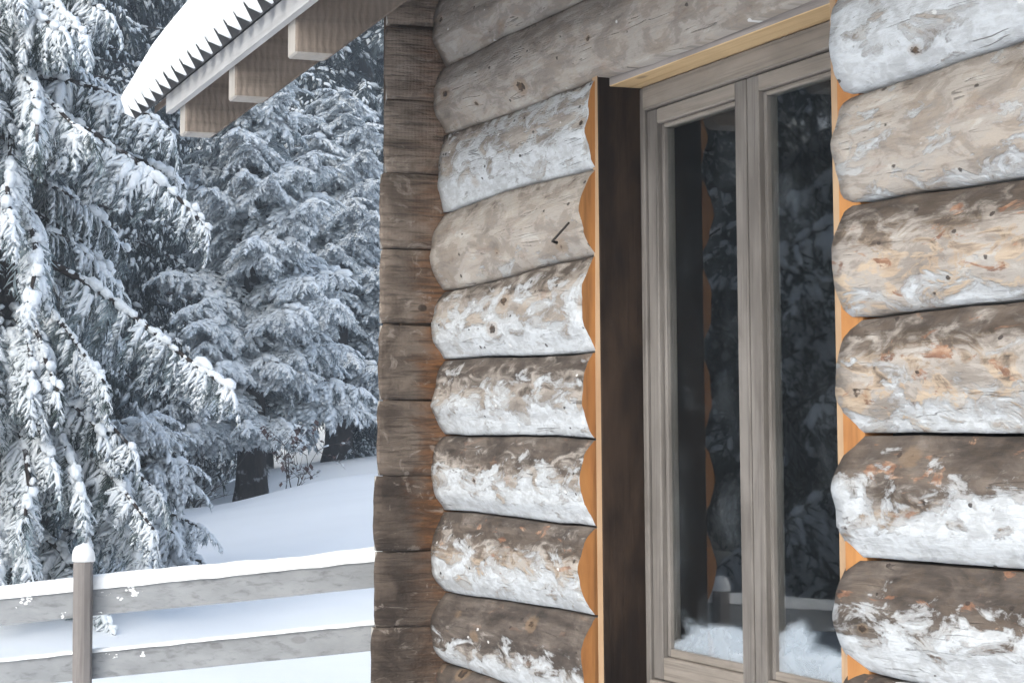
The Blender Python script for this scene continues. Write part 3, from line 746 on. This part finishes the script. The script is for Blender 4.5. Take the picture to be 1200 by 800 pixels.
# ------------------------------------------------------------------ conifers
def frond(rng, snow, n_sh=10, droop=.6, needles=4, snow_r=1.0, rad0=.019, cap=.5, lite=False):
    """a hanging spray: x along its stem 0..1, z up.  returns V, T, mat (0 needle, 1 snow), smooth"""
    V, T, MI, SM = [], [], [], []
    def add(v, t, m, s):
        o = sum(len(x) for x in V); V.append(np.asarray(v, float)); T.append(np.asarray(t, int) + o); MI.append(np.full(len(t), m)); SM.append(np.full(len(t), s))
    wob = rng.uniform(-.12, .12)
    def stem(x): return np.array([x * (1 - .12 * droop * x), wob * x * x, -droop * x ** 1.7])
    Z = np.array([0, 0, 1.0])
    def lump(pt, d, t0, t1, r, K, rings, flat=.8, lift=.5):
        s = np.cross(d, Z); s /= max(np.linalg.norm(s), 1e-6)
        vs, t_ = [pt(t0) + Z * r * .2], []
        for j in range(rings):
            t = t0 + (t1 - t0) * (j + .55) / (rings + .1)
            rr = r * rng.uniform(.7, 1.3) * (1 - .35 * (j / rings) ** 2)
            for k in range(K):
                an = 2 * math.pi * (k + .3 * j) / K; q = rr * rng.uniform(.8, 1.2)
                vs.append(pt(t) + s * math.cos(an) * q * 1.1 + Z * (math.sin(an) * q * flat + rr * lift))
        vs.append(pt(t1) + Z * r * .1); e = len(vs) - 1
        for k in range(K):
            k2 = (k + 1) % K; t_.append((0, 1 + k2, 1 + k))
            for j in range(rings - 1):
                a, b = 1 + j * K + k, 1 + j * K + k2; t_ += [(a, b, b + K), (a, b + K, a + K)]
            a, b = 1 + (rings - 1) * K + k, 1 + (rings - 1) * K + k2; t_.append((a, b, e))
        add(vs, t_, 1, True)
    def shoot(p, d, ln, rad, sn):
        d = d / np.linalg.norm(d); s = np.cross(d, Z); s /= max(np.linalg.norm(s), 1e-6); u = np.cross(s, d)
        sag = -rng.uniform(.1, .5) * ln; side = s * rng.uniform(-.2, .2) * ln
        def pt(t): return p + d * ln * t + Z * (sag * t * t) + side * t * t
        vs = []
        for t, r in ((0, rad * .5), (.45, rad)):
            for k in range(3):
                an = 2 * math.pi * k / 3 + .5; vs.append(pt(t) + (s * math.cos(an) + u * math.sin(an) * .8) * r)
        vs.append(pt(1.0)); t_ = []
        for k in range(3):
            k2 = (k + 1) % 3; t_ += [(k, k2, k2 + 3), (k, k2 + 3, k + 3), (k + 3, k2 + 3, 6)]
        add(vs, t_, 0, False)
        nv, nt_ = [], []
        for i in range(needles):
            t = rng.uniform(.1, 1); an = rng.uniform(0, 2 * math.pi); q = pt(t); rr = s * math.cos(an) + u * math.sin(an)
            e = q + rr * rad * rng.uniform(1.6, 3.0) + d * rad * rng.uniform(1, 3.0)
            w = d * rad * .5; o = len(nv); nv += [q - w, q + w, e]; nt_.append((o, o + 1, o + 2))
        if needles: add(nv, nt_, 0, False)
        if sn > 0: lump(pt, d, rng.uniform(0, .25), rng.uniform(.6, 1.03), rad * sn, 4, 2 if lite else 3)
    for i in range(n_sh):
        x = .04 + .92 * i / n_sh + rng.uniform(-.03, .03)
        ln = (.34 * (1 - x) ** .7 + .10) * rng.uniform(.6, 1.25)
        for sd in (-1, 1):
            a = R_(rng.uniform(25, 65))
            d = np.array([math.cos(a), sd * math.sin(a), -.25 - .9 * droop * x + rng.uniform(-.3, .2)])
            sn = rng.uniform(1.1, 2.2) * snow_r if rng.random() < snow else 0
            shoot(stem(x), d, ln, rad0 * rng.uniform(.8, 1.25), sn)
    for x in (0.0, .33, .66):
        shoot(stem(x), stem(x + .36) - stem(x), .40, rad0 * 1.1, rng.uniform(1.2, 2.1) * snow_r if rng.random() < snow else 0)
    if rng.random() < cap:
        a = rng.uniform(.0, .2); b = a + rng.uniform(.35, .7)
        lump(stem, np.array([1.0, 0, -.3]), a, b, rng.uniform(.045, .075) * min(snow_r, 1.2), 6, 4, .65, .35)
    return np.concatenate(V), np.concatenate(T), np.concatenate(MI), np.concatenate(SM)

class Builder:
    def __init__(s): s.V, s.T, s.M, s.S, s.n = [], [], [], [], 0
    def add(s, v, t, m, sm):
        s.V.append(np.asarray(v, np.float32)); s.T.append(np.asarray(t, np.int64) + s.n); s.M.append(np.asarray(m)); s.S.append(np.asarray(sm)); s.n += len(v)
    def inst(s, tpl, mats):                     # mats: (k,3,4)
        v, t, m, sm = tpl; k = len(mats)
        if k == 0: return
        mats = np.asarray(mats)
        W = np.einsum('kij,nj->kni', mats[:, :, :3], v) + mats[:, None, :, 3]
        TT = t[None] + (np.arange(k) * len(v))[:, None, None]
        s.add(W.reshape(-1, 3), TT.reshape(-1, 3), np.tile(m, k), np.tile(sm, k))
    def mesh(s, name, mats): return tri_mesh(name, np.concatenate(s.V), np.concatenate(s.T), mats, np.concatenate(s.M), np.concatenate(s.S))

def basis(d, up, sc, p, rng=None):
    d = d / np.linalg.norm(d); s = np.cross(up, d); s /= max(1e-6, np.linalg.norm(s)); u = np.cross(d, s)
    m = np.zeros((3, 4)); m[:, 0] = d * sc; m[:, 1] = s * sc; m[:, 2] = u * sc; m[:, 3] = p
    return m

def crown(seed, H, zb, Rb, nb, a, b, fl, tpls, hang, step=.1, ridge=.5, taper=.85, extra=(), az_bias=None, ridge_r=(.018, .045), s0=.15, jag=.2):
    rng = random.Random(seed); B = Builder(); lists = [[] for _ in tpls]
    branches = []
    for i in range(nb):
        f = (i + rng.random()) / nb; f = f ** 1.25
        z = zb + (H - zb) * f
        L = Rb * (1 - f) ** taper * rng.uniform(1 - jag, 1 + jag * .6) + .12
        branches.append((z, rng.uniform(0, 2 * math.pi), L, a + .5 * f, b * (1 - .35 * f)))
    branches += list(extra)
    for (z, az, L, aa, bb) in branches:
        o = np.array([math.cos(az), math.sin(az), 0]); side = np.array([-math.sin(az), math.cos(az), 0])
        bend = rng.uniform(-.18, .18)
        w1, w2, p1, p2 = rng.uniform(.01, .04), rng.uniform(.01, .035), rng.uniform(0, 6), rng.uniform(0, 6)
        def pt(s): return o * L * s * (1 - .10 * s) + side * (bend * L * s * s + w1 * L * math.sin(5 * s + p1) * s) + np.array([0, 0, z + L * (aa * s - bb * s * s + .18 * bb * s ** 4 + w2 * math.sin(6 * s + p2) * s)])
        n = max(3, int(L / step)); N = n
        # wood
        pts = [pt(s) for s in np.linspace(0, 1, 6)]
        v, t = tube_np(pts, [max(.004, .010 + .013 * L * (1 - s)) for s in np.linspace(0, 1, 6)], 4)
        B.add(v, t, np.full(len(t), 2), np.ones(len(t), bool))
        # snow lying along the branch
        if ridge > 0:
            s_ = .10
            while s_ < 1.0:
                big = rng.uniform(*ridge_r) * (1.0 if nz(s_ * 3.0, z * 2.1, az) > -.15 else .5)
                if rng.random() < ridge:
                    for q_ in range(2):
                        rr = big * rng.uniform(.5, 1.1); c_ = pt(s_ + rng.uniform(0, .5) * rr / L)
                        t_ = (pt(s_ + .05) - pt(s_)); t_ = t_ / np.linalg.norm(t_) * rr * rng.uniform(.9, 1.9)
                        jit = np.array([rng.gauss(0, .45) * rr, rng.gauss(0, .45) * rr, rr * rng.uniform(.1, .7)])
                        pp = [c_ + jit - t_, c_ + jit - t_ * .45, c_ + jit + t_ * .45 + np.array([0, 0, rng.uniform(-.2, .2) * rr]), c_ + jit + t_]
                        v, t = tube_np(pp, [rr * .2, rr * rng.uniform(.7, 1.15), rr * rng.uniform(.6, 1.1), rr * .2], 6)
                        v = v + np.array([[rng.uniform(-.12, .12) * rr for _ in range(3)] for _ in v])
                        B.add(v, t, np.full(len(t), 1), np.ones(len(t), bool))
                s_ += 1.25 * big / L
        for j in range(N + 1):
            s = s0 + (1 - s0) * j / N; p = pt(s); dr = pt(min(s + .05, 1.05)) - pt(s - .05); dr /= np.linalg.norm(dr)
            for sd in (-1, 1):
                if rng.random() < .08: continue
                an = R_(rng.uniform(35, 75)); hg = hang * rng.uniform(.5, 1.4)
                d = dr * math.cos(an) + side * sd * math.sin(an) + np.array([0, 0, -hg])
                up = np.array([0, 0, 1.0]) + o * .55 + np.array([rng.uniform(-.35, .35), rng.uniform(-.35, .35), 0])
                sc = fl * rng.uniform(.7, 1.2) * (.55 + .6 * min(1, (1.05 - s) * 2.0))
                lists[rng.randrange(len(tpls))].append(basis(d, up, sc, p))
            if rng.random() < .35:
                d = dr + np.array([rng.uniform(-.5, .5), rng.uniform(-.5, .5), rng.uniform(-.2 - hang, .3)])
                lists[rng.randrange(len(tpls))].append(basis(d, np.array([.1, .1, 1.0]), fl * rng.uniform(.5, .9), p))
        lists[rng.randrange(len(tpls))].append(basis(pt(1.0) - pt(.9), np.array([0.02, 0, 1.0]), fl * .9, pt(.97)))
    for tpl, ms in zip(tpls, lists): B.inst(tpl, ms)
    return B

def trunk_mesh(H, r0, seed, lean=.0):
    n = 14; pts, rad = [], []
    for i in range(n + 1):
        f = i / n; z = H * f - .15
        pts.append((.06 * nz(f * 2, seed) * f * H * .2 + lean * f, .06 * nz(f * 2, seed + 5) * f * H * .2, z))
        rad.append(r0 * (1 - f) ** .9 * (1 + .35 * math.exp(-f * H / .25)) + .006)
    v, t = tube_np(pts, rad, 12)
    v = v + np.array([[nz(p[0] * 9, p[1] * 9, p[2] * 3) * r0 * .12, nz(p[1] * 9, p[0] * 9, p[2] * 3 + 4) * r0 * .12, 0] for p in v])
    return tri_mesh('trunk', v, t, [M['bark']], None, np.ones(len(t), bool))

def tree(name, l, d, meshes, label, cat='tree', group=None, rz=0.0, sc=1.0, dz=0.0, scz=None):
    t = empty(name, P(l, d, hz(l, d) + dz), rz); t.scale = (sc, sc, scz or sc)
    tag(t, label, cat, group)
    link('trunk', meshes[0], t); link('crown', meshes[1], t)
    return t

rT = random.Random(11)
T_heavy = [frond(rT, .90, droop=.75, snow_r=1.3, cap=.9) for _ in range(3)]
T_mid = [frond(rT, .55, droop=.8, cap=.6) for _ in range(3)]
T_light = [frond(rT, .12, droop=.8, cap=.15) for _ in range(3)]
T_puff = [frond(rT, .97, n_sh=10, droop=.5, snow_r=1.75, cap=1.0) for _ in range(3)]
L_mid = [frond(rT, .55, n_sh=6, droop=.6, needles=0, snow_r=1.5, rad0=.026, cap=.7, lite=True) for _ in range(2)]
L_light = [frond(rT, .22, n_sh=6, droop=.6, needles=2, snow_r=1.4, rad0=.026, cap=.3, lite=True) for _ in range(2)]
L_far = [frond(rT, .35, n_sh=3, droop=.45, needles=0, snow_r=1.6, rad0=.035, cap=.6, lite=True) for _ in range(2)]

AZR = math.atan2(R.y, R.x)      # azimuth pointing to the camera's right
AZC = math.atan2(-F.y, -F.x)    # azimuth pointing to the camera
def stats(B, nm): print('tris', nm, sum(len(t) for t in B.T))

# the big drooping spruce by the fence
gz = hz(-3.35, 14.2)
ex = [(2.85 - gz, AZR - .15, 1.75, -.32, .30), (3.95 - gz, AZR - .25, 1.45, -.42, .30), (2.3 - gz, AZR - .8, 1.4, -.25, .35), (3.3 - gz, AZC + .5, 1.6, -.3, .35), (4.5 - gz, AZC, 1.4, -.3, .35), (2.6 - gz, AZC - .2, 1.6, -.25, .35), (1.75 - gz, AZR - .35, 1.1, -.1, .35), (1.9 - gz, AZC + .3, 1.6, -.2, .35), (2.5 - gz, AZC + .05, 1.45, -.25, .35), (3.1 - gz, AZC - .35, 1.4, -.3, .35), (3.7 - gz, AZC + .2, 1.4, -.3, .35), (2.0 - gz, AZC - .5, 1.5, -.2, .35), (1.4 - gz, AZC + .1, 1.5, -.1, .35), (4.2 - gz, AZC + .4, 1.3, -.3, .35)]
B = crown(3, 9.4, .42, 1.42, 170, -.10, .50, .29, T_heavy + T_heavy[:1] + T_mid + T_light[:1], .8, step=.082, ridge=.7, extra=ex, s0=.28, ridge_r=(.012, .042))
stats(B, 'spruce')
tree('drooping_spruce', -3.35, 14.2, (trunk_mesh(9.6, .16, 2), B.mesh('crown', [M['needle'], M['tree_snow'], M['bark']])), 'large dark green spruce with drooping snow-laden branches close behind the fence post')
# small snowy fir at its foot
B = crown(8, 1.15, .12, .55, 34, .05, .5, .26, T_puff, .5, step=.09, ridge=.8)
tree('young_fir', -2.72, 15.6, (trunk_mesh(1.1, .03, 4), B.mesh('crown', [M['needle'], M['tree_snow'], M['bark']])), 'low young fir heaped with snow at the foot of the large drooping spruce')

# frosted trees under the eave
B = crown(21, 6.9, 1.15, 1.35, 120, .22, .40, .40, T_puff + T_puff + T_heavy[:1], .40, step=.125, ridge=.7, taper=.62, ridge_r=(.025, .065), s0=.2, jag=.3)
stats(B, 'frosted')
fm = (trunk_mesh(6.6, .195, 6), B.mesh('crown', [M['needle_frost'], M['tree_snow'], M['bark']]))
tree('frosted_fir', -3.36, 27.6, fm, 'pale frosted fir on a thick bare dark trunk in the middle of the snowfield edge', sc=1.08, scz=.85)
tree('frosted_fir', -2.95, 36.3, fm, 'second frosted fir with a dark trunk standing farther back next to the cabin corner', rz=2.2, sc=1.25, scz=.90)

# background spruces
B = crown(31, 15, .6, 2.6, 150, -.05, .40, .62, L_mid + L_light, .6, step=.17, ridge=.35, ridge_r=(.03, .07))
stats(B, 'bg')
bgm = (trunk_mesh(15, .2, 8), B.mesh('crown', [M['needle_dark'], M['tree_snow'], M['bark']]))
B = crown(37, 17, 1.6, 2.9, 140, -.05, .34, .66, L_light, .5, step=.18, ridge=.25, ridge_r=(.03, .06))
bgd = (trunk_mesh(17, .22, 9), B.mesh('crown', [M['needle_dark'], M['tree_snow'], M['bark']]))
tree('tall_spruce', -6.0, 22.5, bgm, 'tall slim spruce rising directly behind the large drooping spruce', rz=.4, sc=.85)
tree('tall_spruce', -6.1, 27.0, bgd, 'dark shaded spruce between the drooping spruce and the roof snow', rz=1.7, sc=.8)
tree('tall_spruce', -6.3, 33.5, bgd, 'dark spruce deep in the gap beside the frosted fir', rz=3.3, sc=.9)
tree('tall_spruce', -2.9, 42.0, bgd, 'very dark tall spruce next to the cabin corner under the eave', rz=5.0, sc=1.05)
tree('tall_spruce', -6.2, 36.0, bgm, 'snow-flecked spruce beyond the bare grey brush', rz=2.9, sc=.9)
tree('tall_spruce', -4.9, 41.5, bgd, 'dark spruce filling the space behind the frosted fir', rz=.9, sc=1.0)
tree('tall_spruce', -1.3, 46.0, bgm, 'spruce hidden mostly behind the cabin corner logs', rz=4.1, sc=1.0)
tree('tall_spruce', -8.3, 33.0, bgm, 'snowy spruce behind the far edge of the drooping spruce', rz=5.7, sc=.95)
tree('tall_spruce', -7.9, 19.0, bgm, 'spruce outside the frame beside the drooping spruce', rz=.7, sc=.8)
# the stand that closes the clearing and shows mirrored in the window panes
rr = random.Random(77)
for (l, d) in [(-9.2, 9.0), (-10.4, 12.2), (-9.0, 15.2), (-11.6, 17.0), (-10.0, 19.5), (-12.8, 13.8), (-12.6, 10.2), (-12.0, 21.5), (-9.6, 24.0), (-13.5, 26.0), (-10.8, 6.0), (-14.5, 18.0), (-11.2, 29.0)]:
    tree('clearing_spruce', l, d, bgd if rr.random() < .65 else bgm, 'dark spruce standing across the clearing, mirrored in the window panes', group='spruces mirrored in the window panes', rz=rr.uniform(0, 6), sc=rr.uniform(.8, 1.05))

# far forest on the rising slope, one mass
B0 = crown(41, 16, .5, 2.7, 70, -.05, .36, 1.05, L_far, .5, step=.36, ridge=.0)
v0, t0, m0, s0_ = np.concatenate(B0.V), np.concatenate(B0.T), np.concatenate(B0.M), np.concatenate(B0.S)
print('far tris each', len(t0))
FB = Builder(); rr = random.Random(5); ms = []
for row, d in enumerate((50, 56, 63, 71, 80)):
    l = -34.0 + rr.uniform(0, 2)
    while l < 16:
        dd = d + rr.uniform(-2.5, 2.5); p = P(l, dd, hz(l, dd) - .1); sc = rr.uniform(.8, 1.25); a = rr.uniform(0, 6.28)
        m = np.zeros((3, 4)); m[0, 0] = m[1, 1] = math.cos(a) * sc; m[0, 1] = -math.sin(a) * sc; m[1, 0] = math.sin(a) * sc; m[2, 2] = sc; m[:, 3] = p
        ms.append(m); l += rr.uniform(2.2, 3.6)
FB.inst((v0, t0, m0, s0_), ms)
tag(link('far_forest', FB.mesh('far_forest', [M['needle_dark'], M['tree_snow'], M['bark']])), 'dark snowy forest on the slope far behind', 'forest', kind='stuff')

# ------------------------------------------------------------------ bare bushes
def bush(seed, hgt, n0, mat_leaf=None, spread=.6, leaf=.5, depth=3, r0=.008):
    rng = random.Random(seed); B = Builder(); BL = Builder()
    def grow(p, d, ln, r, lev):
        pts = [np.array(p)]; d = np.array(d)
        for i in range(4):
            d = d + np.array([rng.gauss(0, .16), rng.gauss(0, .16), rng.gauss(0, .10)]); d /= np.linalg.norm(d); pts.append(pts[-1] + d * ln / 4)
        v, t = tube_np(pts, [r, r * .85, r * .7, r * .55, r * .4], 4); B.add(v, t, np.zeros(len(t)), np.ones(len(t), bool))
        if rng.random() < .5:
            k = rng.randrange(1, 4); pp = [q + np.array([0, 0, r + .004]) for q in pts[k:k + 2]]
            if len(pp) > 1:
                v, t = tube_np(pp, [.010, .012], 5); B.add(v, t, np.ones(len(t)), np.ones(len(t), bool))
        if lev < depth:
            for k in range(rng.randrange(3, 6)):
                q = pts[rng.randrange(1, 5)]; e = d + np.array([rng.gauss(0, .75), rng.gauss(0, .75), rng.gauss(.05, .45)]); e /= np.linalg.norm(e)
                grow(q, e, ln * rng.uniform(.4, .65), r * .6, lev + 1)
        elif mat_leaf is not None:
            for k in range(3):
                if rng.random() < leaf:
                    q = pts[rng.randrange(1, 5)]; a = np.array([rng.gauss(0, 1) for _ in range(3)]); a /= np.linalg.norm(a); b = np.cross(a, [0, 0, 1.0]); b /= max(1e-4, np.linalg.norm(b))
                    s = rng.uniform(.045, .10)
                    v = [q, q + a * s * .5 + b * s * .35, q + a * s, q + a * s * .5 - b * s * .35 + np.array([0, 0, .008])]
                    BL.add(v, [(0, 1, 2), (0, 2, 3)], np.full(2, 0 if rng.random() < .9 else 1), np.zeros(2, bool))
    for i in range(n0):
        az = rng.uniform(0, 6.28); t_ = rng.uniform(.1, spread)
        grow((rng.gauss(0, .04), rng.gauss(0, .04), -.05), (math.cos(az) * t_, math.sin(az) * t_, 1.0), hgt * rng.uniform(.5, .8), r0, 1)
    return B.mesh('stems', [M['twig'] if mat_leaf is None else M['bark'], M['tree_snow']]), (BL.mesh('leaves', [mat_leaf, M['tree_snow']]) if mat_leaf is not None and BL.n else None)
def put_bush(name, l, d, ms, label, rz=0, sc=1):
    t = empty(name, P(l, d, hz(l, d)), rz); t.scale = (sc,) * 3; tag(t, label, 'bush')
    link('stems', ms[0], t)
    if ms[1]: link('leaves', ms[1], t)
put_bush('leafy_shrub', -2.62, 25.6, bush(3, .85, 5, M['leaf_red'], 1.1, .6), 'small dark shrub with withered reddish leaves beside the thick trunk')
bb = bush(9, 1.5, 12, None, .8, depth=3, r0=.009)
put_bush('bare_brush', -4.15, 27.5, bb, 'tangle of bare grey brush between the drooping spruce and the thick trunk')
put_bush('bare_brush', -4.9, 31.0, bb, 'bare grey thicket farther back in the shade behind the nearer brush', 2.0, 1.3)
B = crown(51, 1.6, .1, .7, 40, .05, .4, .34, L_light, .4, step=.12, ridge=.3)
tree('young_fir', -2.5, 36.8, (trunk_mesh(1.5, .04, 4), B.mesh('crown', [M['needle_dark'], M['tree_snow'], M['bark']])), 'small dark fir at the cabin corner beside the farther trunk')

# ------------------------------------------------------------------ cold air between the trees
HAZE = .0065
bm = bmesh.new(); bmesh.ops.create_cube(bm, size=1.0)
for v in bm.verts: v.co = Vector(((-160, 40)[v.co.x > 0], (-70, 90)[v.co.y > 0], (-1.2, 60)[v.co.z > 0]))
hm = bpy.data.meshes.new('haze'); bm.to_mesh(hm); bm.free()
ho = tag(link('haze', hm), kind='stuff')
m = bpy.data.materials.new('haze'); m.use_nodes = True; m.node_tree.nodes.clear()
pv = m.node_tree.nodes.new('ShaderNodeVolumePrincipled'); pv.inputs['Color'].default_value = (.80, .89, .98, 1); pv.inputs['Density'].default_value = HAZE; pv.inputs['Anisotropy'].default_value = .3
oo = m.node_tree.nodes.new('ShaderNodeOutputMaterial'); m.node_tree.links.new(pv.outputs[0], oo.inputs['Volume']); hm.materials.append(m)
